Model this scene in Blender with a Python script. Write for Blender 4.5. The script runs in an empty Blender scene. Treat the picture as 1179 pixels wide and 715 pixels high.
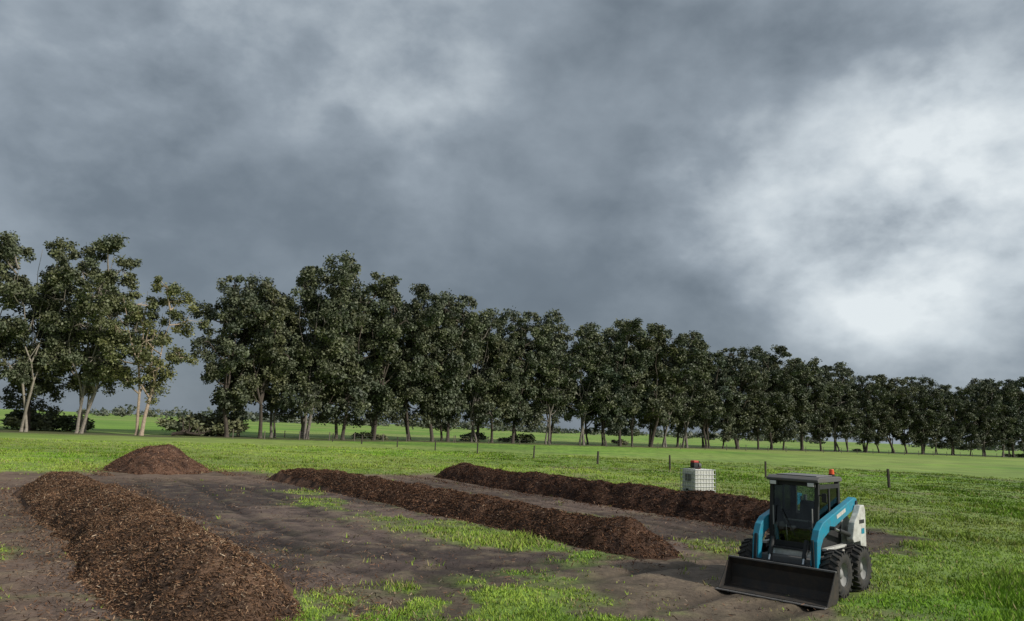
import bpy, math, random
import numpy as np
from mathutils import Vector, Matrix
rng=np.random.default_rng(7); random.seed(7)
scene=bpy.context.scene
scene.view_settings.view_transform='Standard'
try: scene.view_settings.look='None'
except Exception: pass
scene.view_settings.exposure=0

# ---------------------------------------------------------------- noise
def _h(ix,iy,seed):
    n=(ix.astype(np.int64)*374761393+iy.astype(np.int64)*668265263+seed*974634777)&0xffffffff
    n=((n^(n>>13))*1274126177)&0xffffffff
    n=(n^(n>>16))&0xffffff
    return n/float(0xffffff)
def vn(x,y,seed=0):
    x=np.asarray(x,float);y=np.asarray(y,float)
    ix=np.floor(x);iy=np.floor(y);fx=x-ix;fy=y-iy
    fx=fx*fx*(3-2*fx);fy=fy*fy*(3-2*fy)
    ix=ix.astype(np.int64);iy=iy.astype(np.int64)
    a=_h(ix,iy,seed);b=_h(ix+1,iy,seed);c=_h(ix,iy+1,seed);d=_h(ix+1,iy+1,seed)
    return (a*(1-fx)+b*fx)*(1-fy)+(c*(1-fx)+d*fx)*fy
def fbm(x,y,seed=0,o=4):
    t=0;a=.5;s=0
    for i in range(o):
        t=t+a*vn(x*2**i+i*17.3,y*2**i-i*9.1,seed+i);s+=a;a*=.5
    return t/s
def sm(x,a,b):
    t=np.clip((x-a)/(b-a),0,1);return t*t*(3-2*t)
def box01(x,a,b,w): return sm(x,a-w,a+w)*(1-sm(x,b-w,b+w))

# ---------------------------------------------------------------- mesh helpers
def link(o,parent=None):
    scene.collection.objects.link(o)
    if parent: o.parent=parent
    return o
def np_mesh(name,verts,groups,mats,cols=None,smooth=False):
    me=bpy.data.meshes.new(name)
    verts=np.asarray(verts,np.float32)
    me.vertices.add(len(verts));me.vertices.foreach_set('co',verts.ravel())
    li=np.concatenate([g[0].ravel() for g in groups]).astype(np.int32)
    tot=np.concatenate([np.full(len(g[0]),g[0].shape[1]) for g in groups]).astype(np.int32)
    mi=np.concatenate([np.full(len(g[0]),g[1]) for g in groups]).astype(np.int32)
    st=np.concatenate([[0],np.cumsum(tot)[:-1]]).astype(np.int32)
    me.loops.add(len(li));me.loops.foreach_set('vertex_index',li)
    me.polygons.add(len(tot));me.polygons.foreach_set('loop_start',st)
    try: me.polygons.foreach_set('loop_total',tot)
    except Exception: pass
    me.polygons.foreach_set('material_index',mi)
    me.polygons.foreach_set('use_smooth',np.full(len(tot),smooth))
    me.update(calc_edges=True)
    for m in mats: me.materials.append(m)
    if cols is not None:
        ca=me.color_attributes.new('Col','FLOAT_COLOR','POINT')
        c=np.ones((len(verts),4),np.float32);c[:,:3]=cols
        ca.data.foreach_set('color',c.ravel())
    me.validate()
    return me

# ---------------------------------------------------------------- materials
def newmat(name):
    m=bpy.data.materials.new(name);m.use_nodes=True
    nt=m.node_tree;nt.nodes.clear()
    out=nt.nodes.new('ShaderNodeOutputMaterial')
    return m,nt,out
def N(nt,t,**k):
    n=nt.nodes.new(t)
    for a,b in k.items(): setattr(n,a,b)
    return n
def vc_mat(name,rough=.95,scale=30,lo=.6,hi=1.4,bump=.5,dist=.02,spec=.2,detail=5,diffuse=False):
    m,nt,out=newmat(name)
    at=N(nt,'ShaderNodeAttribute',attribute_name='Col')
    tc=N(nt,'ShaderNodeTexCoord')
    no=N(nt,'ShaderNodeTexNoise');no.inputs['Scale'].default_value=scale;no.inputs['Detail'].default_value=detail;no.inputs['Roughness'].default_value=.7
    nt.links.new(tc.outputs['Object'],no.inputs['Vector'])
    mr=N(nt,'ShaderNodeMapRange');mr.inputs[1].default_value=.3;mr.inputs[2].default_value=.7;mr.inputs[3].default_value=lo;mr.inputs[4].default_value=hi
    nt.links.new(no.outputs['Fac'],mr.inputs[0])
    mul=N(nt,'ShaderNodeVectorMath',operation='SCALE')
    nt.links.new(at.outputs['Color'],mul.inputs[0]);nt.links.new(mr.outputs[0],mul.inputs['Scale'])
    if diffuse:
        b=N(nt,'ShaderNodeBsdfDiffuse');nt.links.new(mul.outputs[0],b.inputs[0])
    else:
        b=N(nt,'ShaderNodeBsdfPrincipled');b.inputs['Roughness'].default_value=rough
        b.inputs['Specular IOR Level'].default_value=spec
        nt.links.new(mul.outputs[0],b.inputs['Base Color'])
    if bump:
        bp=N(nt,'ShaderNodeBump');bp.inputs['Strength'].default_value=bump;bp.inputs['Distance'].default_value=dist
        nt.links.new(no.outputs['Fac'],bp.inputs['Height']);nt.links.new(bp.outputs[0],b.inputs['Normal'])
    nt.links.new(b.outputs[0],out.inputs[0])
    return m
def pmat(name,col,rough=.5,metal=0,dirt=.35,dirtcol=(.10,.075,.055),scale=6,coat=0,emis=None):
    m,nt,out=newmat(name)
    tc=N(nt,'ShaderNodeTexCoord')
    no=N(nt,'ShaderNodeTexNoise');no.inputs['Scale'].default_value=scale;no.inputs['Detail'].default_value=8;no.inputs['Roughness'].default_value=.75
    nt.links.new(tc.outputs['Object'],no.inputs['Vector'])
    mr=N(nt,'ShaderNodeMapRange');mr.inputs[1].default_value=.42;mr.inputs[2].default_value=.72;mr.inputs[3].default_value=0;mr.inputs[4].default_value=dirt
    nt.links.new(no.outputs['Fac'],mr.inputs[0])
    mx=N(nt,'ShaderNodeMixRGB');mx.inputs[1].default_value=(*col,1);mx.inputs[2].default_value=(*dirtcol,1)
    nt.links.new(mr.outputs[0],mx.inputs[0])
    b=N(nt,'ShaderNodeBsdfPrincipled');b.inputs['Roughness'].default_value=rough;b.inputs['Metallic'].default_value=metal
    b.inputs['Coat Weight'].default_value=coat
    r2=N(nt,'ShaderNodeMapRange');r2.inputs[3].default_value=rough;r2.inputs[4].default_value=min(1,rough+.35)
    nt.links.new(no.outputs['Fac'],r2.inputs[0]);nt.links.new(r2.outputs[0],b.inputs['Roughness'])
    nt.links.new(mx.outputs[0],b.inputs['Base Color'])
    nt.links.new(b.outputs[0],out.inputs[0]);return m
M_ground=vc_mat('ground_mat',scale=9,lo=.68,hi=1.32,bump=.8,dist=.035,rough=.85,spec=.3)
M_mulch=vc_mat('mulch_mat',scale=22,lo=.45,hi=1.5,bump=1.0,dist=.05)
M_chip=vc_mat('chip_mat',scale=10,lo=.9,hi=1.1,bump=0,diffuse=True,detail=1)
M_grass=vc_mat('grass_blade_mat',scale=1.2,lo=.85,hi=1.15,bump=0,diffuse=True,detail=1)
M_leaf=vc_mat('leaf_mat',rough=.55,scale=.35,lo=.7,hi=1.3,bump=0,spec=.35,detail=2)
M_bark=vc_mat('bark_mat',scale=3,lo=.7,hi=1.3,bump=.4)

# ---------------------------------------------------------------- world
SUN=Vector((.84,-.42,.60)).normalized()
w=bpy.data.worlds.new('World');scene.world=w;w.use_nodes=True
nt=w.node_tree;nt.nodes.clear()
out=N(nt,'ShaderNodeOutputWorld');bg=N(nt,'ShaderNodeBackground');nt.links.new(bg.outputs[0],out.inputs[0])
sky=N(nt,'ShaderNodeTexSky');sky.sky_type='NISHITA';sky.sun_disc=False
sky.sun_elevation=math.asin(SUN.z);sky.sun_rotation=math.atan2(SUN.x,SUN.y)
skys=N(nt,'ShaderNodeVectorMath',operation='SCALE');skys.inputs['Scale'].default_value=.07
nt.links.new(sky.outputs[0],skys.inputs[0])
tc=N(nt,'ShaderNodeTexCoord')
def noise(vec,scale,detail,rough,dist=0):
    n=N(nt,'ShaderNodeTexNoise');n.inputs['Scale'].default_value=scale;n.inputs['Detail'].default_value=detail
    n.inputs['Roughness'].default_value=rough;n.inputs['Distortion'].default_value=dist
    nt.links.new(vec,n.inputs['Vector']);return n
def vm(op,a,b=None,sc=None):
    n=N(nt,'ShaderNodeVectorMath',operation=op)
    if hasattr(a,'links'): nt.links.new(a,n.inputs[0])
    else: n.inputs[0].default_value=a
    if b is not None:
        if hasattr(b,'links'): nt.links.new(b,n.inputs[1])
        else: n.inputs[1].default_value=b
    if sc is not None: n.inputs['Scale'].default_value=sc
    return n
def mt(op,a,b=None,c=None):
    n=N(nt,'ShaderNodeMath',operation=op)
    for i,v in enumerate((a,b,c)):
        if v is None: continue
        if hasattr(v,'links'): nt.links.new(v,n.inputs[i])
        else: n.inputs[i].default_value=v
    return n.outputs[0]
D0=tc.outputs['Generated']
strc=vm('MULTIPLY',D0,(1,1,1.45)).outputs[0]
wn=noise(strc,3.4,5,.50)
WW=vm('SCALE',vm('SUBTRACT',wn.outputs['Color'],(.5,.5,.5)).outputs[0],sc=.24).outputs[0]
DW=vm('NORMALIZE',vm('ADD',D0,WW).outputs[0]).outputs[0]
blobs=[((.50,.80,.32),150,.34),((.57,.78,.26),90,.18),((.50,.85,.14),300,.34),((.40,.87,.19),260,.18),((.27,.91,.29),170,.24),((.38,.86,.31),110,.14),
 ((-.12,.90,.39),110,.18),((-.38,.80,.45),60,.17),((-.56,.76,.34),90,.10),((.04,.87,.49),60,-.07),((-.32,.90,.22),40,-.09),((.10,.97,.22),60,-.07),
 ((.33,.93,.08),140,-.06),((.30,.85,.44),150,-.04),((-.62,.70,.52),160,-.16),((-.05,.3,.95),3,.2),((.85,-.36,.6),3,.5)]
acc=None
for d,k,a in blobs:
    d=Vector(d).normalized()
    dot=vm('DOT_PRODUCT',DW,tuple(d)).outputs['Value']
    e=mt('EXPONENT',mt('MULTIPLY',mt('SUBTRACT',dot,1.0),float(k)))
    acc=mt('MULTIPLY',e,a) if acc is None else mt('MULTIPLY_ADD',e,a,acc)
P2=vm('ADD',strc,vm('SCALE',WW,sc=.35).outputs[0]).outputs[0]
n1=noise(P2,5.5,6,.52);n3=noise(strc,15,5,.55)
pos=mt('MAXIMUM',acc,0.0)
b=mt('ADD',acc,.335)
b=mt('MULTIPLY_ADD',mt('SUBTRACT',wn.outputs['Fac'],.5),.26,b)
b=mt('MULTIPLY_ADD',mt('SUBTRACT',n1.outputs['Fac'],.5),mt('MULTIPLY_ADD',pos,2.1,.38),b)
b=mt('MULTIPLY_ADD',mt('SUBTRACT',n3.outputs['Fac'],.5),mt('MULTIPLY_ADD',pos,.8,.11),b)
cr=N(nt,'ShaderNodeValToRGB');nt.links.new(b,cr.inputs[0])
el=cr.color_ramp.elements
el[0].position=0.05;el[0].color=(.105,.132,.165,1)
el[1].position=1;el[1].color=(.80,.86,.89,1)
for p,c in((.3,(.172,.210,.250,1)),(.5,(.30,.352,.405,1)),(.75,(.57,.635,.685,1))):
    e=el.new(p);e.color=c
mix=N(nt,'ShaderNodeMixRGB');mix.inputs[0].default_value=.93
nt.links.new(skys.outputs[0],mix.inputs[1]);nt.links.new(cr.outputs[0],mix.inputs[2])
nt.links.new(mix.outputs[0],bg.inputs[0]);bg.inputs[1].default_value=1.0

sl=bpy.data.lights.new('sun','SUN');sl.energy=3.8;sl.angle=math.radians(2.0);sl.color=(1,.95,.86)
so=link(bpy.data.objects.new('sun',sl));so.rotation_euler=SUN.to_track_quat('Z','Y').to_euler();so.location=(20,-20,40)

# ---------------------------------------------------------------- camera
cam=bpy.data.cameras.new('camera');co=link(bpy.data.objects.new('camera',cam));scene.camera=co
cam.sensor_width=36;cam.lens=850/1179*36;cam.clip_end=8000;cam.clip_start=.1
p=math.radians(9.08);r=math.radians(2.25)
F=Vector((0,math.cos(p),math.sin(p)));U=Vector((0,-math.sin(p),math.cos(p)));R=Vector((1,0,0))
R2=R*math.cos(r)+U*math.sin(r);U2=U*math.cos(r)-R*math.sin(r)
co.matrix_world=Matrix(((R2.x,U2.x,-F.x,0),(R2.y,U2.y,-F.y,0),(R2.z,U2.z,-F.z,2.6),(0,0,0,1)))

# ---------------------------------------------------------------- field coordinates
dx,dy=-.585,.811; nx,ny=.811,.585
def so_(x,y): return x*dx+y*dy, x*nx+y*ny
def xy_(s,o): return s*dx+o*nx, s*dy+o*ny
def gz(x,y):
    return .10*(fbm(x/7,y/7,3,3)-.5)+.03*(fbm(x/.9,y/.9,5,3)-.5)
def dirtmask(x,y):
    s,o=so_(x,y)
    a=(fbm(x/3.5,y/3.5,11,4)-.5);b=(fbm(x/3.1+40,y/3.1,12,4)-.5)
    s1=s+a*4.0;o1=o+b*3.0
    fine=fbm(x/.55,y/.55,21,4)
    mid=fbm(x/2.0,y/2.0,31,5)
    pad=box01(s1,11.4,38,1.0)*box01(o1,-9,12.4,.9)
    strip=box01(s1,8,27,1.8)*box01(o1,9.0,12.8,1.0)*sm(mid+.7*(fine-.5),.37,.57)
    lf=box01(s1,5,22,2)*box01(o1,-4,1.2,.8)*sm(mid+.6*(fine-.5),.58,.72)*sm(s,12.5,14)
    pad=pad*(1-.85*strip)*(1-.6*lf)
    r2=box01(s1,11.5,36,.9)*box01(o1,11.8,21.3,.8)
    r2*=1-.65*box01(o1,13.3,15.8,.8)*sm(mid+.6*(fine-.5),.50,.68)
    slow=s1-np.clip(o-11,0,4)*.75
    hd=box01(slow,6.7,20,.9)*(1-sm(s1,11.5,13))*box01(o1,8.3,17.0,1.2)*(1-.5*sm(mid+.6*(fine-.5),.50,.66)*box01(s1,4,8.5,.5))
    mud=box01(s1,9.9,12.6,.6)*box01(o1,16.0,23.2,1.2)*sm(1-mid+.6*(fine-.5),.38,.56)
    trk=box01(s1,3.5,8.6,.6)*box01(o1,5.2,10.4,.9)*sm(1-mid+.6*(fine-.5),.34,.56)*.95
    nb=box01(s1,4,12.5,1)*box01(o1,-9,2.8,.9)*(1-.5*lf)
    nb2=box01(s1,3,12.5,1)*box01(o1,2,11,.9)*sm(1-mid+.8*(fine-.5),.40,.60)*.9
    m=np.maximum.reduce([pad,r2,hd,nb,nb2,mud,trk])
    spr=.13*sm(fbm(x/5,y/5,41,4),.62,.75)*sm(-s+50,0,5)
    m=np.maximum(m,spr*3)
    m=m+(fine-.5)*(1.3*4*m*(1-m)+.12*(m>0.02))
    return np.clip(m,0,1)
row=[(-37.3,100,22.5),(-33.5,102,22.2),(-28.4,105,26.7),(-24,110,26.1),(-20.5,115,24.4),(-15.8,120,25.6),(-10,126,25.5),(-5.9,130,24.1),(1,135,24.4),(7.4,139,24.8),(14.2,143,24.1),(22.4,148,25.7),(29.4,153,26.2),(38,160,25.6),(44,165,22.3),(53,172,23.8),(63.7,180,25.4),(73.4,186,24),(85,193,23.6),(95,198,20.6),(105,203,22.4),(115,207,21.7),(125,210,19.9),(136,213,22.4),(146.5,216,24.4),(158,222,23),(170,228,22),(184,234,22)]

# ground sheet
def axis(lo,hi,step,ext,g):
    core=np.arange(lo,hi,step)
    k=[];d=step;v=hi
    while v<ext:
        d=min(d*g,2.5) if v<260 else d*1.13
        v+=d;k.append(v)
    k2=[];d=step;v=lo
    while v>-ext:
        d=min(d*g,4) if v>-90 else d*1.15
        v-=d;k2.append(v)
    return np.concatenate([k2[::-1],core,k])
xs=axis(-28,23,.10,5000,1.10);ys=axis(7.5,44,.10,5000,1.06)
X,Y=np.meshgrid(xs,ys);nxg=len(xs);nyg=len(ys)
Dm=dirtmask(X,Y);S,O=so_(X,Y)
fl=fbm(X/.35,Y/.35,55,3);md=fbm(X/2.5,Y/2.5,56,4);bgn=fbm(X/14,Y/14,57,4);hug=fbm(X/90,Y/60,58,4);stk=fbm(X/3.2,Y/1.5,59,4);patch=fbm(X/30,Y/22,60,4)
Z=gz(X,Y)*np.exp(-(np.hypot(X,Y)/400)**2)+Dm*(.06*(fl-.5)-.02)
rut=box01(S,6.0,13,.6)*0
for c in (7.7,8.6,9.9,10.8,11.7):
    rr=np.exp(-((S-c-.7*np.sin(O*.35+c))/.15)**2)*box01(O,7,22,1.5)*(.5+fbm(X/1.5,Y/1.5,66,2));rut=np.maximum(rut,rr)
for c in (5.6,6.9,8.3,-2.4,-1.2,.4,15.2,16.4,17.6):
    rr=np.exp(-((O-c-.5*np.sin(S*.22+c))/.16)**2)*box01(S,10,35,1.5)*(.4+fbm(X/1.5,Y/1.5,67,2));rut=np.maximum(rut,rr)
rut=np.clip(rut,0,1)
tread=.5+.5*np.sin((S+O)*2*math.pi/.28)
Z-=rut*(.05+.014*tread)*Dm
def L(c): return np.array(c)[None,None,:]
t=lambda a:a[...,None]
g1=L((.150,.272,.036));g2=L((.215,.335,.055));g3=L((.095,.185,.028));gy=L((.27,.30,.09))
grass=g1*(1-t(sm(md,.42,.62)))+g2*t(sm(md,.42,.62))
grass=grass*(1-.6*t(sm(bgn,.48,.62)))+g3*.6*t(sm(bgn,.48,.62))
grass=grass*(1-.4*t(sm(stk,.52,.66)))+g3*.4*t(sm(stk,.52,.66))
grass=grass*(1-.35*t(sm(patch,.48,.6)))+gy*.35*t(sm(patch,.48,.6))
grass=grass*(1-.35*t(sm(hug,.5,.62)))+gy*.35*t(sm(hug,.5,.62))
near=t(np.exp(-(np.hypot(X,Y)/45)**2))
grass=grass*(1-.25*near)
# shade under the shelter belt, painted into the grass colour as litter brown
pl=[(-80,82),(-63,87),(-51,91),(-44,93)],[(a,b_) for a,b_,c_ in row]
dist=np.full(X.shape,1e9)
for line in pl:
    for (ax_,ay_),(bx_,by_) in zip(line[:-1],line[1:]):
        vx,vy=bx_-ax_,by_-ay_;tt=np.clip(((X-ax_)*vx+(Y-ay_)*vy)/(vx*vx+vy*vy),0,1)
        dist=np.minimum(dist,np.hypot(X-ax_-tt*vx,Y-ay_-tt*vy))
tree_shade=t((1-sm(dist+4*(fbm(X/4,Y/4,71,3)-.5),3,8))*.85)
grass=grass*(1-tree_shade)+L((.075,.070,.038))*tree_shade
d1=L((.125,.088,.073));d2=L((.056,.040,.034));d3=L((.175,.117,.080));d4=L((.145,.114,.070))
dk=sm(fbm(X/3,Y/3,61,5)+.25*(fl-.5),.40,.62)
dirt=d1*t(dk)+d2*t(1-dk)
lf=t(sm(-O,-2.5,-.5)+sm(O,11,16)*.4);dirt=dirt*(1-lf*.55)+d3*lf*.55
farl=t(sm(S,30,34));dirt=dirt*(1-farl*.5)+d3*farl*.5
hl=t(box01(S,3,11.5,1.)*sm(O,3,6));dirt=dirt*(1-hl*.45)+d4*hl*.45
dirt=dirt*(1-.45*t(sm(fl,.55,.8)))+d4*.45*t(sm(fl,.55,.8))
hdk=t(box01(S,8.5,14.5,.8)*sm(O,13,17));dirt=dirt*(1-.5*hdk)
dirt=dirt*t(1-.42*rut)
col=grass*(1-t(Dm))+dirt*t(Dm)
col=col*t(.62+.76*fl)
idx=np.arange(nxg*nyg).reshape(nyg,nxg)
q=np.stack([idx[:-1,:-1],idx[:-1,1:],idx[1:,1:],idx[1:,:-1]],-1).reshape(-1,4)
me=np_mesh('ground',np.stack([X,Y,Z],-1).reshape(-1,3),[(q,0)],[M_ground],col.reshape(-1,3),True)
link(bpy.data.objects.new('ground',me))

# ---------------------------------------------------------------- windrows
def rotm(n):
    q=rng.normal(size=(n,4));q/=np.linalg.norm(q,axis=1)[:,None];a,b,c,d=q.T
    return np.stack([np.stack([1-2*(c*c+d*d),2*(b*c-a*d),2*(b*d+a*c)],-1),np.stack([2*(b*c+a*d),1-2*(b*b+d*d),2*(c*d-a*b)],-1),np.stack([2*(b*d-a*c),2*(c*d+a*b),1-2*(b*b+c*c)],-1)],1)
PAL=np.array([(.205,.120,.072),(.145,.082,.050),(.075,.047,.032),(.28,.19,.12),(.045,.031,.024),(.36,.28,.20),(.17,.092,.052)])
def chips(P,size,tint=1.0,flat=.6,pw=(.21,.22,.21,.10,.13,.03,.10)):
    n=len(P)
    Lh=size*rng.uniform(.4,2.0,n);Wd=size*rng.uniform(.12,.38,n);T=size*rng.uniform(.05,.2,n)
    base=np.array([(-1,-1,0),(1,-.6,.3),(.8,1,-.2),(-.7,.8,.6)],float)*.5
    V=base[None]*np.stack([Lh,Wd,T],-1)[:,None,:]
    Rm=rotm(n);V=np.einsum('nij,nkj->nki',Rm,V);V[:,:,2]*=flat
    V+=P[:,None,:]
    c=PAL[rng.choice(len(PAL),n,p=pw)]*rng.uniform(.7,1.25,(n,1))*tint
    f=np.array([(0,1,2),(0,2,3),(0,3,1),(1,3,2)])
    Fc=(np.arange(n)*4)[:,None,None]+f[None]
    return V.reshape(-1,3),Fc.reshape(-1,3),np.repeat(c,4,0)
def windrow(name,s0,s1,oc,hw,H,seed,nchips,csize,tint=(1,1,1),bend=0,step=.05,cap=(1.2,1.6),spill=3000):
    def hf(s,o):
        c=oc+bend*np.clip((s-s0)/(s1-s0),0,1)**2+.25*(fbm(s/3,s*0,seed,2)-.5)
        w=hw*(1+.26*(fbm(s/2.2,s*0+5,seed+1,3)-.5))+.35*(fbm(s/.8,o/.8,seed+6,3)-.5)
        v=np.abs(o-c)/w
        e0=np.clip((s0+cap[0]-s)/cap[0],0,2);e1=np.clip((s-(s1-cap[1]))/cap[1],0,2)
        rr=np.sqrt(v*v+e0**2+e1**2)
        pr=np.where(rr<1,(1-rr)**.95*(1+.30*rr),0);pr=np.where(rr<.2,np.minimum(pr,.87),pr)*1.08
        hh=H*(1+.26*(fbm(s/2.0,s*0+9,seed+2,4)-.5))
        z=hh*pr
        edge=np.clip((1.02-rr)*4,0,1)
        z+=edge*(.26*(fbm(s/.75,o/.75,seed+3,3)-.5)+.12*(fbm(s/.22,o/.22,seed+4,3)-.5)+.03*(vn(s/.06,o/.06,seed+5)-.5))
        z+=np.where(rr>=1.0,-.12*np.clip((rr-1)*5,0,1),0)
        return z,rr
    sa=np.arange(s0-.5,s1+.5,step);oa=np.arange(oc-hw*1.5-abs(bend),oc+hw*1.5+abs(bend),step)
    S_,O_=np.meshgrid(sa,oa);z,rr=hf(S_,O_);x,y=xy_(S_,O_);zz=z+gz(x,y)-.01
    n_=fbm(S_/.3,O_/.3,seed+9,4);n2_=fbm(S_/1.2,O_/1.2,seed+10,4)
    c=np.array((.140,.084,.054))*tint*(1-t(sm(n_,.4,.65)))+np.array((.068,.044,.032))*tint*t(sm(n_,.4,.65))
    c=c*t(.6+.8*n2_)
    idx=np.arange(S_.size).reshape(S_.shape)
    q=np.stack([idx[:-1,:-1],idx[:-1,1:],idx[1:,1:],idx[1:,:-1]],-1).reshape(-1,4)
    keep=(rr.ravel()[q].min(1)<1.25);q=q[keep][:,::-1]
    V=np.stack([x,y,zz],-1).reshape(-1,3)
    ss=rng.uniform(s0-.2,s1+.2,nchips*2);oo=rng.uniform(oc-hw*1.25,oc+hw*1.25+bend,nchips*2)
    z,rr2=hf(ss,oo);k=(rr2<1.06);ss,oo,z=ss[k][:nchips],oo[k][:nchips],z[k][:nchips]
    px,py=xy_(ss,oo);P=np.stack([px,py,np.maximum(z,0)+gz(px,py)+rng.uniform(-.012,.02,len(z))],-1)
    tn_=np.repeat(.65+.7*fbm(ss/1.2,oo/1.2,seed+10,4),4)
    s3=rng.uniform(s0-1,s1+1,spill);side=rng.choice([-1,1],spill);o3=oc+side*(hw+np.abs(rng.normal(0,.55,spill)))
    px,py=xy_(s3,o3);P=np.concatenate([P,np.stack([px,py,gz(px,py)+.01],-1)])
    cv,cf,cc=chips(P,csize,np.array(tint));cc[:len(tn_)]*=tn_[:,None]
    me=np_mesh(name,np.concatenate([V,cv]),[(q,0),(cf+len(V),1)],[M_mulch,M_chip],np.concatenate([c.reshape(-1,3),cc]),False)
    return link(bpy.data.objects.new(name,me))
windrow('mulch_windrow',9.6,29.5,3.2,1.27,.77,100,66000,.060,bend=-.7,cap=(2.2,2.5),spill=9000)
windrow('mulch_windrow.001',11.4,34,12.75,1.1,.60,200,32000,.075,tint=(.72,.66,.66),bend=-.9,cap=(1.6,2.2))
windrow('mulch_windrow.002',12.3,34.5,20.1,1.2,.72,300,24000,.09,tint=(.56,.50,.51),bend=.8,cap=(1.6,2.2))
ms,mo=so_(-17.0,36.6)
windrow('mulch_pile',ms-3.4,ms+2.4,mo,2.3,1.25,400,9000,.085,tint=(.95,.88,.90),cap=(3.2,2.4),spill=1500)
n=34000;s=rng.uniform(6,34,n);o=rng.uniform(-5,21,n);x,y=xy_(s,o);k=(dirtmask(x,y)>.45)&(fbm(x/2,y/2,77,3)>rng.uniform(.2,.8,n))
P=np.stack([x,y,gz(x,y)+.005],-1)[k];cv,cf,cc=chips(P,.06,np.array((.9,.9,1)))
link(bpy.data.objects.new('loose_bark_chips',np_mesh('loose_bark_chips',cv,[(cf,0)],[M_chip],cc)))

# ---------------------------------------------------------------- grass
def inwind(s,o):
    m=np.zeros(len(s),bool)
    for a,b,c,h in((10.2,29.3,3.0,1.1),(11.7,33.7,12.5,1.05),(12.6,34.2,20.4,1.1)): m|=(s>a)&(s<b)&(np.abs(o-c)<h)
    return m
def blades(name,n,nb,rmin,rmax,hmul):
    rr=np.exp(rng.uniform(math.log(rmin),math.log(rmax),n));an=rng.uniform(-.80,.80,n)
    x=rr*np.sin(an);y=rr*np.cos(an);D=dirtmask(x,y);s,o=so_(x,y)
    dens=fbm(x/.6,y/.6,91,4)
    keep=(rng.uniform(0,1,n)<(1-D)**1.5*np.clip(.3+1.25*dens,0,1)+.006)&~inwind(s,o)
    keep&=~((np.hypot(x-5.45,y-13.94)<1.0))
    x,y,rr,D=x[keep],y[keep],rr[keep],D[keep];n=len(x)
    lush=fbm(x/1.8,y/1.8,92,4);tall=sm(lush,.50,.70)
    H=(.038+.085*tall+.03*rng.uniform(0,1,n))*hmul*(1-.35*D)
    bx=np.repeat(x,nb)+rng.normal(0,.035,n*nb)*(1+np.repeat(rr,nb)/25);by=np.repeat(y,nb)+rng.normal(0,.035,n*nb)*(1+np.repeat(rr,nb)/25)
    rb=np.repeat(rr,nb)
    bh=np.repeat(H,nb)*rng.uniform(.5,1.35,n*nb);bw=(.0035+.00055*rb)*rng.uniform(.7,1.4,n*nb)
    a=rng.uniform(0,6.283,n*nb);la=rng.uniform(0,6.283,n*nb);lean=bh*rng.uniform(.2,1.0,n*nb)
    z=gz(bx,by)-.01
    V=np.zeros((n*nb,3,3));V[:,0]=np.stack([bx-bw*np.cos(a),by-bw*np.sin(a),z],-1);V[:,1]=np.stack([bx+bw*np.cos(a),by+bw*np.sin(a),z],-1)
    V[:,2]=np.stack([bx+lean*np.cos(la),by+lean*np.sin(la),z+bh],-1)
    rp=lambda f:np.repeat(f,nb)[:,None]
    m=rp(fbm(x/2.5,y/2.5,56,4));b2=rp(fbm(x/14,y/14,57,4));st_=rp(fbm(x/3.2,y/1.5,59,4));pt=rp(fbm(x/30,y/22,60,4))
    c=np.array((.215,.375,.044))*(1-sm(m,.42,.62))+np.array((.33,.46,.075))*sm(m,.42,.62)
    c=c*(1-.35*sm(b2,.48,.62))*(1-.25*sm(st_,.52,.66))
    c=c*(1-.3*sm(pt,.48,.6))+np.array((.36,.41,.11))*.3*sm(pt,.48,.6)
    dry=(rng.uniform(0,1,(n*nb,1))<(.07+.3*np.repeat(D,nb)[:,None]));c=np.where(dry,np.array((.36,.31,.15)),c)
    va=np.clip(12/rb,.25,1)[:,None];c=c*(1+va*rng.uniform(-.35,.3,(n*nb,1)))
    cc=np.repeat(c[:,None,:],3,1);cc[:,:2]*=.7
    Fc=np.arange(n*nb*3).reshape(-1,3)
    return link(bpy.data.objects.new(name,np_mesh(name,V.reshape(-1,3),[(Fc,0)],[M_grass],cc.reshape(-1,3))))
blades('grass',130000,5,8,80,1.0)

# ---------------------------------------------------------------- trees
class Build:
    def __init__(s): s.v=[];s.q=[];s.c=[];s.n=0;s.m=[]
    def add(s,v,q,c,m): s.v.append(v);s.q.append((q+s.n,m));s.c.append(c);s.n+=len(v)
def tube(B,pts,rad,col,sides=6,m=0):
    pts=np.array(pts,float);n=len(pts);V=[]
    for i in range(n):
        d=pts[min(i+1,n-1)]-pts[max(i-1,0)];d/=np.linalg.norm(d)+1e-9
        a=np.cross(d,(0,1,0) if abs(d[1])<.9 else (1,0,0));a/=np.linalg.norm(a);b=np.cross(d,a)
        for k in range(sides):
            t_=2*math.pi*k/sides;V.append(pts[i]+rad[i]*(a*math.cos(t_)+b*math.sin(t_)))
    q=[(i*sides+k,i*sides+(k+1)%sides,(i+1)*sides+(k+1)%sides,(i+1)*sides+k) for i in range(n-1) for k in range(sides)]
    c=np.tile(np.array(col),(len(V),1))*np.random.default_rng(len(V)).uniform(.85,1.15,(len(V),1))
    B.add(np.array(V),np.array(q),c,m)
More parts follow.
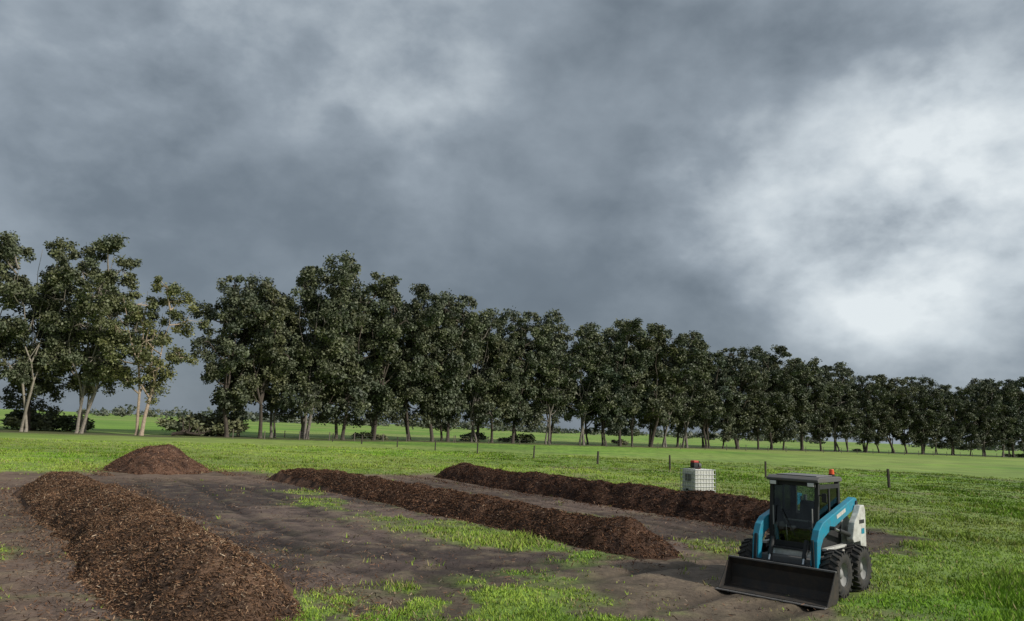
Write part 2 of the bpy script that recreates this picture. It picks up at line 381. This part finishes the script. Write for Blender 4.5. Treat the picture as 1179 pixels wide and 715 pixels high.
def leaves(B,centres,radii,per,size,base,flat=.72,droop=.6,m=1,shell=.45):
    C=np.repeat(centres,per,0);Rr=np.repeat(radii,per);n=len(C)
    u=rng.normal(size=(n,3));u/=np.linalg.norm(u,axis=1)[:,None]
    rad=Rr*np.clip(rng.uniform(.1,1,n)**shell+rng.normal(0,.14,n),0,1.5)
    P=u*rad[:,None];P[:,2]*=flat;P+=C
    ax=rng.normal(size=(n,3));ax[:,2]=ax[:,2]*.6-droop;ax/=np.linalg.norm(ax,axis=1)[:,None]
    sd=np.cross(ax,rng.normal(size=(n,3)));sd/=np.linalg.norm(sd,axis=1)[:,None]
    l=size*rng.uniform(.6,1.4,n)[:,None];wd=l*rng.uniform(.26,.44,n)[:,None]
    V=np.stack([P-sd*wd*.3,P+ax*l*.45-sd*wd,P+ax*l,P+ax*l*.5+sd*wd],1)
    cl=np.repeat(rng.uniform(.75,1.3,len(centres)),per)
    hue=np.repeat(rng.uniform(0,1,len(centres)),per)[:,None]
    c=np.array(base)*(1-hue)+np.array(base)*np.array((1.25,1.1,.85))*hue
    c=c*cl[:,None]*rng.uniform(.75,1.25,(n,1))
    B.add(V.reshape(-1,3),np.arange(n*4).reshape(-1,4),np.repeat(c,4,0),m)
LEAF=(.080,.097,.062)
def tree_mesh(name,seed,H=25,Rm=5.2,stems=1,lo=.15,nm=17,per=125,bark=(.16,.13,.105),leaf=LEAF,sub=11,size=.39,open_=0):
    rg=np.random.default_rng(seed);B=Build()
    limbs=[]
    for st in range(stems):
        a0=rg.uniform(0,6.28);bx=.5*math.cos(a0)*(stems>1);by=.5*math.sin(a0)*(stems>1)
        fz=H*rg.uniform(.14,.26);lean=rg.uniform(.2,1.4);la=rg.uniform(0,6.28)
        r0=rg.uniform(.24,.36)*(1 if stems==1 else .75)
        tp=[(bx,by,-.3),(bx+.1,by,.5),(bx+lean*.4*math.cos(la),by+lean*.4*math.sin(la),fz*.5),(bx+lean*math.cos(la),by+lean*math.sin(la),fz)]
        tube(B,tp,[r0*1.5,r0*1.05,r0*.9,r0*.8],bark,8)
        f=np.array(tp[-1]);nl=rg.integers(3,6) if stems==1 else 3
        for i in range(nl):
            az=2*math.pi*i/nl+rg.uniform(-.5,.5)+a0;top=H*rg.uniform(.66,.93);rad=Rm*rg.uniform(.15,.62)
            e=np.array((bx+rad*math.cos(az),by+rad*math.sin(az),top))
            pts=[]
            for k in range(7):
                u=k/6;pp=f+(e-f)*np.array((u**.75,u**.75,u))+np.array((rg.normal(0,.25),rg.normal(0,.25),0))*(0<k<6)
                pts.append(pp)
            tube(B,pts,[r0*.62*(1-.82*k/6) for k in range(7)],bark,6);limbs.append(np.array(pts))
    LP=np.concatenate(limbs)
    C=[];Rs=[]
    for i in range(nm):
        u=(i+rg.uniform(0,1))/nm;z=H*(lo+.06+(.88-lo)*u)
        prof=(.66+.55*math.sin(min(1,u*1.15)*math.pi*.60))*max(.22,(1-max(0,(u-.70)/.38)**2.0))**.5
        az=i*2.4+rg.uniform(-.6,.6);rad=Rm*.66*prof*rg.uniform(.35,1.15)
        mc=np.array((rad*math.cos(az),rad*math.sin(az),z));mr=Rm*rg.uniform(.28,.50)*(1-.15*u);mz=mr*rg.uniform(.75,1.25)
        d=np.linalg.norm(LP-mc-np.array((0,0,-2)),axis=1)+np.where(LP[:,2]>mc[2],6,0);j=LP[d.argmin()]
        tube(B,[j,(j+mc)/2+np.array((0,0,-.3)),mc],[.14,.10,.06],bark,5)
        for k in range(sub):
            v=rg.normal(size=3);v/=np.linalg.norm(v);v*=rg.uniform(.4,1.05)
            c=mc+v*np.array((mr,mr,mz));c[2]=min(c[2],H-.8);C.append(c);Rs.append(rg.uniform(.65,1.3)*(1-.15*u))
            if open_ or k%3==0: tube(B,[mc,c],[.05,.02],bark,3)
    leaves(B,np.array(C),np.array(Rs),per,size,leaf,flat=.85,shell=.6)
    return np_mesh(name,np.concatenate(B.v),B.q,[M_bark,M_leaf],np.concatenate(B.c),False)
dark=(.085,.070,.058)
V_=[tree_mesh('eucalyptus_a',1,bark=dark,Rm=5.8),
    tree_mesh('eucalyptus_b',2,bark=dark,Rm=6.6,nm=19),
    tree_mesh('eucalyptus_c',3,stems=2,Rm=6.0,bark=(.17,.15,.13)),
    tree_mesh('eucalyptus_d',4,Rm=5.3,lo=.20,bark=dark,leaf=(.090,.104,.062)),
    tree_mesh('eucalyptus_e',5,Rm=6.4,lo=.13,nm=19,bark=dark),
    tree_mesh('eucalyptus_f',6,stems=2,Rm=5.6,lo=.17,bark=dark,leaf=(.066,.088,.062)),
    tree_mesh('eucalyptus_g',7,stems=2,Rm=6.9,lo=.21,nm=18,bark=(.18,.16,.135))]
OPEN=[tree_mesh('eucalyptus_open_a',11,stems=2,Rm=6.4,lo=.21,nm=16,sub=9,per=165,size=.33,bark=(.24,.21,.175),leaf=(.092,.110,.062),open_=1),
      tree_mesh('eucalyptus_open_b',12,stems=2,Rm=6.6,lo=.22,nm=16,sub=9,per=165,size=.33,bark=(.36,.28,.21),leaf=(.112,.128,.058),open_=1),
      tree_mesh('eucalyptus_open_c',13,stems=2,Rm=6.6,lo=.20,nm=16,sub=9,per=165,size=.33,bark=(.26,.23,.19),leaf=(.088,.106,.064),open_=1)]
tn=0
def put(me,x,y,H,rot,wx=1):
    global tn
    o=bpy.data.objects.new('eucalyptus_tree' if tn==0 else 'eucalyptus_tree.%03d'%tn,me);tn+=1
    link(o);o.location=(x,y,0);k=H/25.0;o.scale=(k*wx,k*wx*random.uniform(.9,1.1),k);o.rotation_euler=(random.uniform(-.03,.03),random.uniform(-.03,.03),rot);return o
put(OPEN[0],-51.5,90,24.6,.4);put(OPEN[2],-56.8,88,23.6,2.0);put(OPEN[1],-45.2,92,19.8,1.0,1.15)
put(OPEN[2],-63,86,23.4,4.0);put(V_[1],-70,84,24,1.0);put(V_[0],-78,82,23,1.5);put(V_[4],-60,94,20,1.2);put(OPEN[0],-54.5,97,20,3.3)
last=-1
for i,(x,y,H) in enumerate(row):
    k=random.randrange(7)
    while k==last: k=random.randrange(7)
    last=k
    put(V_[k],x,y,H,random.uniform(0,6.28),random.uniform(1.0,1.22) if y>140 else random.uniform(.86,1.04))
    if i<len(row)-1:
        x2,y2,H2=row[i+1];mx_,my_=(x+x2)/2,(y+y2)/2;d=math.hypot(x2-x,y2-y);px,py=-(y2-y)/d,(x2-x)/d
        put(V_[random.randrange(7)],mx_+px*5,my_+py*5,min(H,H2)*random.uniform(.78,.96),random.uniform(0,6.28),1.12)
        if d>8: put(V_[random.randrange(7)],mx_+random.uniform(-1,1),my_,min(H,H2)*random.uniform(.80,.98),random.uniform(0,6.28),1.02)

def shrub_mesh(name,seed,leaf,n=16,R=1.6,Hh=2.2):
    rg=np.random.default_rng(seed);B=Build();C=[];Rs=[]
    for i in range(n):
        a=rg.uniform(0,6.28);q=R*rg.uniform(0,1)**.5;z=Hh*rg.uniform(.2,.85)*(1-.4*q/R);C.append((q*math.cos(a),q*math.sin(a),z));Rs.append(rg.uniform(.4,.8))
        tube(B,[(0,0,-.1),(q*.4*math.cos(a),q*.4*math.sin(a),z*.5),C[-1]],[.07,.05,.02],(.14,.11,.09),4)
    leaves(B,np.array(C),np.array(Rs),130,.26,leaf,droop=.1)
    return np_mesh(name,np.concatenate(B.v),B.q,[M_bark,M_leaf],np.concatenate(B.c),False)
SH=[shrub_mesh('shrub_a',1,(.12,.14,.085)),shrub_mesh('shrub_b',2,(.07,.095,.045)),shrub_mesh('shrub_c',3,(.14,.15,.09))]
sn=0
def shrub(k,x,y,s):
    global sn
    o=bpy.data.objects.new('shrub' if sn==0 else 'shrub.%03d'%sn,SH[k]);sn+=1;link(o);o.location=(x,y,0);o.scale=(s*1.3,s*1.3,s);o.rotation_euler=(0,0,random.uniform(0,6))
for x,y,s,k in[(-43,101,1.5,0),(-41,104,1.7,2),(-39,103,1.3,0),(-58,99,1.2,1),(-63,98,1.5,1),(-61,96,1.1,0),(-69,90,1.6,1),(-6,137,1.0,1),(3,142,1.0,1)]: shrub(k,x,y,s)
for i in range(10):
    j=random.randrange(4,27);x,y,_=row[j];shrub(random.randrange(3),x+random.uniform(-3,3),y+random.uniform(4,10),random.uniform(.4,.8))

# distant tree line
B=Build();C=[];Rs=[]
for i in range(900):
    a=rng.uniform(-.95,.95);dd=rng.uniform(600,1200)
    if vn(np.array([a*9]),np.array([0.]),5)[0]<.42: continue
    hh=rng.uniform(1,8)*(.5+vn(np.array([a*30]),np.array([3.]),8)[0]);C.append((dd*math.sin(a),dd*math.cos(a),hh*.6));Rs.append(rng.uniform(3,7))
leaves(B,np.array(C),np.array(Rs),50,2.6,(.085,.10,.08),droop=.1,m=0)
link(bpy.data.objects.new('distant_tree_line',np_mesh('distant_tree_line',np.concatenate(B.v),B.q,[M_leaf],np.concatenate(B.c))))

# fallen branch
B=Build()
tube(B,[(0,0,.25),(1.6,.2,.5),(3.2,.1,.35),(4.6,.3,.9)],[.22,.2,.14,.05],(.07,.055,.045),7)
for i in range(14):
    x=rng.uniform(.8,4.2);e=rng.normal(size=3)*.8;tube(B,[(x,.15,.4),(x+e[0]*.5,.15+e[1]*.5,.7+abs(e[2])*.4),(x+e[0],.15+e[1],.5+abs(e[2]))],[.07,.05,.02],(.07,.055,.045),4)
o=link(bpy.data.objects.new('fallen_branch',np_mesh('fallen_branch',np.concatenate(B.v),B.q,[M_bark],np.concatenate(B.c))));o.location=(-41.5,93,0)

# ---------------------------------------------------------------- fences
def fence(name,p0,p1,sp,h,rad,col,wires,jit=.3,wr=.004):
    B=Build();p0=np.array(p0,float);p1=np.array(p1,float);Ln=np.linalg.norm(p1-p0);n=int(Ln/sp);d=(p1-p0)/Ln;tops=[]
    for i in range(n+1):
        q=p0+d*(i*sp+random.uniform(-jit,jit));z=float(gz(q[0],q[1]));l=random.uniform(-.05,.05);hh=h*random.uniform(.93,1.06);rr=rad*random.uniform(.85,1.2)
        tube(B,[(q[0],q[1],z-.2),(q[0]+l,q[1],z+hh),(q[0]+l,q[1],z+hh+.005)],[rr,rr*.92,.001],col,6);tops.append((q[0],q[1],z,l))
    for wz in wires:
        for a,b in zip(tops[:-1],tops[1:]):
            m=((a[0]+b[0])/2,(a[1]+b[1])/2,(a[2]+b[2])/2+wz-.02);tube(B,[(a[0],a[1]-rad,a[2]+wz),m,(b[0],b[1]-rad,b[2]+wz)],[wr]*3,(.2,.2,.2),4)
    return link(bpy.data.objects.new(name,np_mesh(name,np.concatenate(B.v),B.q,[M_bark],np.concatenate(B.c))))
fence('wire_fence',(27.6,37.2),(-34.5,112.5),7.9,1.12,.08,(.075,.064,.054),(.35,.65,.95),wr=.005,jit=.6)
fence('farm_fence',(-34.5,94),(-8,119),4.5,1.15,.07,(.17,.145,.12),(.4,.7,1.0))
fence('farm_fence.001',(-8,119),(140,206),6,1.15,.07,(.14,.12,.10),(.4,.7,1.0))

# ---------------------------------------------------------------- solid-part helpers
def finish(name,vs,fs,mat,parent,bevel=.008,smooth=False,seg=2):
    me=bpy.data.meshes.new(name);me.from_pydata([tuple(v) for v in vs],[],fs);me.materials.append(mat)
    import bmesh
    bm=bmesh.new();bm.from_mesh(me);bmesh.ops.recalc_face_normals(bm,faces=bm.faces);bm.to_mesh(me);bm.free()
    o=link(bpy.data.objects.new(name,me),parent)
    if bevel:
        m=o.modifiers.new('b','BEVEL');m.width=bevel;m.segments=seg;m.limit_method='ANGLE'
    if smooth:
        for p_ in me.polygons:p_.use_smooth=True
    return o
def box(name,c,s,mat,parent,bevel=.008,rot=None):
    vs=[(c[0]+a*s[0]/2,c[1]+b_*s[1]/2,c[2]+d*s[2]/2) for a in(-1,1) for b_ in(-1,1) for d in(-1,1)]
    if rot:
        Rx=Matrix.Rotation(rot[1],4,rot[0]);cc=Vector(c);vs=[tuple(Rx@(Vector(v)-cc)+cc) for v in vs]
    return finish(name,vs,[(0,1,3,2),(4,6,7,5),(0,4,5,1),(2,3,7,6),(0,2,6,4),(1,5,7,3)],mat,parent,bevel)
def prism(name,pts,x0,x1,mat,parent,bevel=.008):
    n=len(pts);vs=[(x0,a,b_) for a,b_ in pts]+[(x1,a,b_) for a,b_ in pts]
    fs=[tuple(range(n)),tuple(range(2*n-1,n-1,-1))]+[(i,(i+1)%n,n+(i+1)%n,n+i) for i in range(n)]
    return finish(name,vs,fs,mat,parent,bevel)
def thick(pts,th):
    L_=[];R_=[];n=len(pts)
    if not hasattr(th,'__len__'): th=[th]*n
    for i in range(n):
        a=Vector(pts[max(0,i-1)]);b_=Vector(pts[min(n-1,i+1)]);d=(b_-a).normalized();nn=Vector((-d.y,d.x))*th[i]/2
        p_=Vector(pts[i]);L_.append(tuple(p_+nn));R_.append(tuple(p_-nn))
    return L_+R_[::-1]
def cyl(name,a,b_,rad,mat,parent,seg=16,bevel=0,r2=None):
    a=Vector(a);b_=Vector(b_);d=(b_-a).normalized();u=d.orthogonal().normalized();v=d.cross(u);r2=rad if r2 is None else r2
    vs=[a+(u*math.cos(6.28318*k/seg)+v*math.sin(6.28318*k/seg))*rad for k in range(seg)]+[b_+(u*math.cos(6.28318*k/seg)+v*math.sin(6.28318*k/seg))*r2 for k in range(seg)]
    fs=[tuple(range(seg)),tuple(range(2*seg-1,seg-1,-1))]+[(i,(i+1)%seg,seg+(i+1)%seg,seg+i) for i in range(seg)]
    return finish(name,vs,fs,mat,parent,bevel)
def lathe_x(name,prof,c,mat,parent,seg=40,sx=1,closed=False):
    vs=[];n=len(prof)
    for k in range(seg):
        a=2*math.pi*k/seg
        for rr,xx in prof: vs.append((c[0]+xx*sx,c[1]+rr*math.cos(a),c[2]+rr*math.sin(a)))
    fs=[]
    for k in range(seg):
        for i in range(n if closed else n-1):
            j=(i+1)%n;k2=(k+1)%seg;fs.append((k*n+i,k*n+j,k2*n+j,k2*n+i))
    return finish(name,vs,fs,mat,parent,0,True)

teal=pmat('teal_paint',(.008,.24,.36),.35,dirt=.45,coat=.2)
white=pmat('offwhite_paint',(.56,.56,.52),.45,dirt=.65,dirtcol=(.13,.10,.075))
black=pmat('black_paint',(.014,.015,.016),.5,dirt=.3,dirtcol=(.06,.052,.045))
rubber=pmat('tyre_rubber',(.022,.022,.022),.8,dirt=.75,dirtcol=(.075,.06,.045),scale=9)
steel=pmat('bucket_steel',(.035,.032,.030),.5,metal=.3,dirt=.85,dirtcol=(.085,.06,.042),scale=5)
worn=pmat('worn_steel',(.30,.29,.28),.38,metal=.8,dirt=.7,scale=8)
chrome=pmat('chrome_rod',(.6,.6,.6),.2,metal=1,dirt=.1)
greyp=pmat('grey_paint',(.10,.10,.10),.6,dirt=.5)
lgrey=pmat('light_grey_plastic',(.28,.28,.27),.6,dirt=.5)
roofm=pmat('roof_paint',(.17,.17,.17),.5,dirt=.5)
vinyl=pmat('seat_vinyl',(.045,.045,.05),.6)
red=pmat('red_plastic',(.45,.03,.02),.4,dirt=.2)
orange=pmat('beacon_lens',(.75,.10,.02),.2,dirt=.05)
lens=pmat('lamp_lens',(.7,.7,.68),.15,dirt=.1)
hdpe=pmat('hdpe_bottle',(.62,.62,.57),.45,dirt=.2)
galv=pmat('galvanised',(.42,.43,.44),.4,metal=.7,dirt=.3)
wood=pmat('pallet_wood',(.22,.15,.09),.85)
m,nt,out=newmat('cab_glass');glass=m
tr=N(nt,'ShaderNodeBsdfTransparent');tr.inputs[0].default_value=(.70,.75,.75,1);gl=N(nt,'ShaderNodeBsdfGlossy');gl.inputs['Roughness'].default_value=.03;gl.inputs[0].default_value=(.6,.6,.6,1)
fr=N(nt,'ShaderNodeFresnel');fr.inputs[0].default_value=1.35;tcg=N(nt,'ShaderNodeTexCoord');ng=N(nt,'ShaderNodeTexNoise');ng.inputs['Scale'].default_value=5
ad=N(nt,'ShaderNodeMath',operation='ADD');nt.links.new(fr.outputs[0],ad.inputs[0])
sc_=N(nt,'ShaderNodeMath',operation='MULTIPLY');sc_.inputs[1].default_value=.06;nt.links.new(tcg.outputs['Object'],ng.inputs['Vector']);nt.links.new(ng.outputs['Fac'],sc_.inputs[0]);nt.links.new(sc_.outputs[0],ad.inputs[1])
ms_=N(nt,'ShaderNodeMixShader');nt.links.new(ad.outputs[0],ms_.inputs[0]);nt.links.new(tr.outputs[0],ms_.inputs[1]);nt.links.new(gl.outputs[0],ms_.inputs[2]);nt.links.new(ms_.outputs[0],out.inputs[0])

# ---------------------------------------------------------------- skid steer loader  (X right, Y forward, Z up)
LD=bpy.data.objects.new('skid_steer_loader',None);link(LD)
LD.location=(5.50,13.94,float(gz(np.array(5.50),np.array(13.94)))-.02);LD.rotation_euler=(0,0,math.radians(137));LD.scale=(1,1,.965)
box('chassis',(0,-.08,.43),(.98,1.75,.38),greyp,LD,.02)
box('belly_pan',(0,.0,.26),(.7,1.6,.06),black,LD)
prism('engine_housing',[(-1.12,.34),(-1.12,1.12),(-1.02,1.27),(-.64,1.33),(-.64,.34)],-.45,.45,white,LD,.02)
for i in range(5): box('rear_grille_slat_%d'%i,(0,-1.135,.6+.09*i),(.6,.02,.03),black,LD,.003)
box('rear_bumper',(0,-1.16,.42),(1.1,.1,.2),greyp,LD,.02)
for sx,tg in((-1,'left'),(1,'right')):
    x0,x1=sorted((sx*.585,sx*.70))
    prism('tower_'+tg,[(-1.18,.62),(-1.18,1.40),(-1.12,1.50),(-.92,1.50),(-.80,1.36),(-.58,1.20),(-.46,.90),(-.52,.84),(-.86,.84),(-.93,.62)],x0,x1,white,LD,.012)
    x0,x1=sorted((sx*.455,sx*.583));box('tower_foot_'+tg,((x0+x1)/2,-.98,.85),(x1-x0,.3,.5),white,LD)
    x0,x1=sorted((sx*.492,sx*.583));box('fender_'+tg,((x0+x1)/2,.0,.78),(x1-x0,1.0,.05),white,LD,.01)
    prism('lift_arm_'+tg,[(-1.13,1.49),(-1.10,1.62),(-.98,1.64),(.62,1.26),(.80,1.14),(.90,.95),(.935,.50),(.93,.20),(.82,.20),(.80,.50),(.74,.84),(.62,.98),(.42,1.06),(-.98,1.42)],*sorted((sx*.455,sx*.575)),teal,LD,.012)
    box('arm_mark_'+tg,(sx*.578,-.25,1.375),(.004,.46,.07),white,LD,0,('X',-.235))
    box('tower_mark_'+tg,(sx*.703,-.95,1.2),(.004,.26,.07),black,LD,0)
    box('tower_mark_low_'+tg,(sx*.703,-1.0,1.02),(.004,.16,.10),teal,LD,0)
    cyl('pivot_'+tg,(sx*.44,-1.04,1.53),(sx*.60,-1.04,1.53),.05,black,LD,18,.005)
    cyl('lift_cylinder_'+tg,(sx*.62,-.50,.98),(sx*.62,.02,1.09),.042,black,LD)
    cyl('lift_rod_'+tg,(sx*.62,.02,1.09),(sx*.62,.30,1.15),.024,chrome,LD)
    cyl('rod_pin_'+tg,(sx*.52,.30,1.15),(sx*.66,.30,1.15),.035,black,LD)
    cyl('tilt_cylinder_'+tg,(sx*.30,.66,.92),(sx*.30,.80,.62),.04,black,LD)
    cyl('tilt_rod_'+tg,(sx*.30,.80,.62),(sx*.30,.87,.47),.022,chrome,LD)
    for hk,hx in enumerate((.50,.53)):
        cyl('hose_%d_%s'%(hk,tg),(sx*hx,.955,.45),(sx*(hx-.02),.93,.98),.012,black,LD,8)
    for y_,nm in((.5,'front'),(-.5,'rear')):
        c=(sx*.74,y_,.41);w_=.135
        lathe_x('tyre_%s_%s'%(nm,tg),[(.20,-w_*.85),(.25,-w_),(.32,-w_*1.04),(.365,-w_*.9),(.378,-w_*.5),(.38,0),(.378,w_*.5),(.365,w_*.9),(.32,w_*1.04),(.25,w_),(.20,w_*.85)],c,rubber,LD,48,1)
        vs=[];fs=[]
        for k in range(20):
            for side in(-1,1):
                a=2*math.pi*(k+(.5 if side>0 else 0))/20;b0=len(vs)
                for (xx,da,rr) in((.005,.16,.372),(w_*1.03,-.02,.352),(w_*1.03,.09,.352),(.005,.27,.372)):
                    for rr2 in(rr-.02,rr+.036 if xx<.05 else rr+.040):
                        aa=a+da-.1;vs.append((c[0]+side*xx,c[1]+rr2*math.cos(aa),c[2]+rr2*math.sin(aa)))
                fs+=[(b0+1,b0+3,b0+5,b0+7),(b0,b0+2,b0+3,b0+1),(b0+2,b0+4,b0+5,b0+3),(b0+4,b0+6,b0+7,b0+5),(b0+6,b0,b0+1,b0+7)]
        finish('tread_%s_%s'%(nm,tg),vs,fs,rubber,LD,0)
        lathe_x('rim_%s_%s'%(nm,tg),[(.215,w_*.9),(.205,w_*.75),(.19,w_*.35),(.12,w_*.2),(.075,w_*.25),(.07,w_*.55),(.0,w_*.6)],c,lgrey,LD,32,sx)
        for k in range(6):
            a=k*math.pi/3;cyl('wheel_nut_%d_%s_%s'%(k,nm,tg),(c[0]+sx*w_*.2,c[1]+.10*math.cos(a),c[2]+.10*math.sin(a)),(c[0]+sx*w_*.38,c[1]+.10*math.cos(a),c[2]+.10*math.sin(a)),.013,worn,LD,6)
        cyl('axle_%s_%s'%(nm,tg),(sx*.45,y_,.41),(sx*.70,y_,.41),.08,greyp,LD)
cyl('arm_cross_tube',(-.46,.84,.42),(.46,.84,.42),.05,teal,LD)
box('coupler_plate',(0,.965,.34),(.95,.05,.42),black,LD,.01)
# bucket
bp=[(1.55,.02),(1.10,.022),(1.035,.07),(1.01,.16),(1.01,.40),(1.07,.51)]
prism('bucket_shell',thick(bp,.022),-.915,.915,steel,LD,.002)
for sx in(-1,1):
    x0,x1=sorted((sx*.917,sx*.935));prism('bucket_side_%s'%('l' if sx<0 else 'r'),[(1.53,.01),(1.10,.01),(1.02,.07),(.997,.16),(.997,.40),(1.06,.52),(1.12,.51),(1.34,.22)],x0,x1,steel,LD,.003)
box('cutting_edge',(0,1.56,.012),(1.87,.14,.016),worn,LD,.002)
box('bucket_top_lip',(0,1.09,.525),(1.87,.06,.028),greyp,LD,.004)
# cab
for sx in(-1,1):
    t_='l' if sx<0 else 'r'
    prism('cab_front_post_'+t_,thick([(.47,.60),(.47,1.1),(.40,1.94)],.07),*sorted((sx*.37,sx*.44)),black,LD,.008)
    prism('cab_rear_post_'+t_,thick([(-.58,.8),(-.58,1.94)],.09),*sorted((sx*.36,sx*.44)),black,LD,.008)
    box('cab_side_panel_'+t_,(sx*.425,-.06,.93),(.02,.98,.42),black,LD,.004)
    box('cab_side_rail_'+t_,(sx*.42,-.07,1.86),(.04,.96,.08),black,LD,.006)
    box('cab_side_mullion_'+t_,(sx*.42,-.10,1.48),(.03,.05,.72),black,LD,.004)
    box('cab_side_glass_'+t_,(sx*.418,-.07,1.48),(.006,.92,.70),glass,LD,0)
    box('work_lamp_body_'+t_,(sx*.34,.50,1.90),(.14,.06,.09),black,LD,.01)
    box('work_lamp_lens_'+t_,(sx*.34,.534,1.90),(.11,.01,.065),lens,LD,.003)
    box('grab_handle_'+t_,(sx*.35,.515,1.3),(.02,.02,.35),lgrey,LD,.004)
    cyl('control_lever_'+t_,(sx*.22,.22,.8),(sx*.22,.30,1.15),.014,lgrey,LD);cyl('lever_knob_'+t_,(sx*.22,.295,1.13),(sx*.22,.31,1.23),.028,black,LD)
    box('arm_rest_'+t_,(sx*.28,-.1,1.02),(.1,.42,.08),vinyl,LD,.02)
prism('cab_roof',[(.52,1.94),(.53,1.99),(.44,2.035),(-.6,2.035),(-.68,1.99),(-.66,1.94)],-.47,.47,greyp,LD,.015)
box('roof_panel',(0,-.08,2.045),(.74,.8,.02),roofm,LD,.008)
box('cab_front_header',(0,.43,1.90),(.74,.05,.07),black,LD,.006)
box('cab_front_sill',(0,.475,.80),(.74,.05,.10),black,LD,.006)
prism('windscreen',thick([(.47,.85),(.47,1.1),(.412,1.86)],.006),-.37,.37,glass,LD,0)
box('wiper',(.1,.475,1.2),(.012,.012,.5),black,LD,0,('Y',.5))
box('front_step',(0,.53,.62),(.80,.14,.20),white,LD,.015)
box('step_tread',(0,.56,.728),(.66,.12,.012),black,LD,.002)
box('front_lower_guard',(0,.58,.42),(.80,.05,.24),greyp,LD,.01)
for sx in(-1,1): box('marker_lamp_%s'%('l' if sx<0 else 'r'),(sx*.33,.61,.64),(.08,.02,.06),lens,LD,.004)
box('cab_floor',(0,0,.72),(.8,1.0,.04),greyp,LD)
box('cab_rear_wall',(0,-.57,1.02),(.71,.04,.5),greyp,LD);box('rear_glass',(0,-.57,1.58),(.71,.006,.6),glass,LD,0)
box('seat_base',(0,-.12,.93),(.46,.46,.14),vinyl,LD,.04);box('seat_back',(0,-.37,1.27),(.44,.12,.56),vinyl,LD,.05,('X',.12));box('seat_box',(0,-.15,.80),(.5,.5,.16),black,LD)
box('lap_bar',(0,.12,1.2),(.6,.03,.03),lgrey,LD,.01)
cyl('beacon_base',(-.34,-.50,2.03),(-.34,-.50,2.07),.06,black,LD,18);cyl('beacon_lens',(-.34,-.50,2.07),(-.34,-.50,2.17),.05,orange,LD,18,.01,.04)
cyl('exhaust_pipe',(.30,-.85,1.3),(.30,-.85,1.62),.035,worn,LD,14)
box('mirror_arm',(-.47,.42,1.72),(.08,.02,.02),black,LD,.003);box('mirror',(-.53,.42,1.68),(.09,.02,.16),black,LD,.01)

# ---------------------------------------------------------------- IBC tote
T=bpy.data.objects.new('ibc_tote',None);link(T);T.location=(8.75,34.3,float(gz(np.array(8.75),np.array(34.3))));T.rotation_euler=(0,0,math.atan2(.45,.89))
for y_ in(-.42,0,.42):
    for x_ in(-.5,0,.5): box('pallet_block_%d_%d'%(x_*10,y_*10),(x_,y_,.06),(.14,.12,.1),wood,T,.004)
box('pallet_deck',(0,0,.13),(1.2,1.0,.035),galv,T,.006)
box('bottle',(0,0,.64),(1.12,.92,.96),hdpe,T,.08)
cyl('filler_cap',(0,0,1.11),(0,0,1.17),.12,red,T,20,.006)
for z_ in(.2,.36,.54,.72,.90,1.10):
    for sy in(-1,1): cyl('cage_h_%d_%d'%(z_*100,sy),(-.59,sy*.49,z_),(.59,sy*.49,z_),.012,galv,T,8)
    for sx in(-1,1): cyl('cage_s_%d_%d'%(z_*100,sx),(sx*.59,-.49,z_),(sx*.59,.49,z_),.012,galv,T,8)
for k in range(8):
    x_=-.59+1.18*k/7
    for sy in(-1,1): cyl('cage_v_%d_%d'%(k,sy),(x_,sy*.495,.14),(x_,sy*.495,1.12),.011,galv,T,8)
for k in range(1,6):
    y_=-.49+.98*k/6
    for sx in(-1,1): cyl('cage_w_%d_%d'%(k,sx),(sx*.595,y_,.14),(sx*.595,y_,1.12),.011,galv,T,8)
box('id_plate',(-.598,0,.75),(.006,.4,.3),greyp,T,.002)
box('pump_frame',(-.15,0,1.17),(.5,.36,.03),black,T,.005)
box('pump_engine',(-.22,0,1.30),(.26,.28,.22),black,T,.03);box('pump_fuel_tank',(-.20,0,1.44),(.30,.26,.11),red,T,.04)
cyl('pump_volute',(-.02,0,1.28),(.12,0,1.28),.11,greyp,T,20,.01);cyl('pump_outlet',(.05,0,1.38),(.05,0,1.48),.035,black,T)
cyl('outlet_valve',(-.59,0,.22),(-.68,0,.22),.04,black,T)
print('OK objects',len(bpy.data.objects))
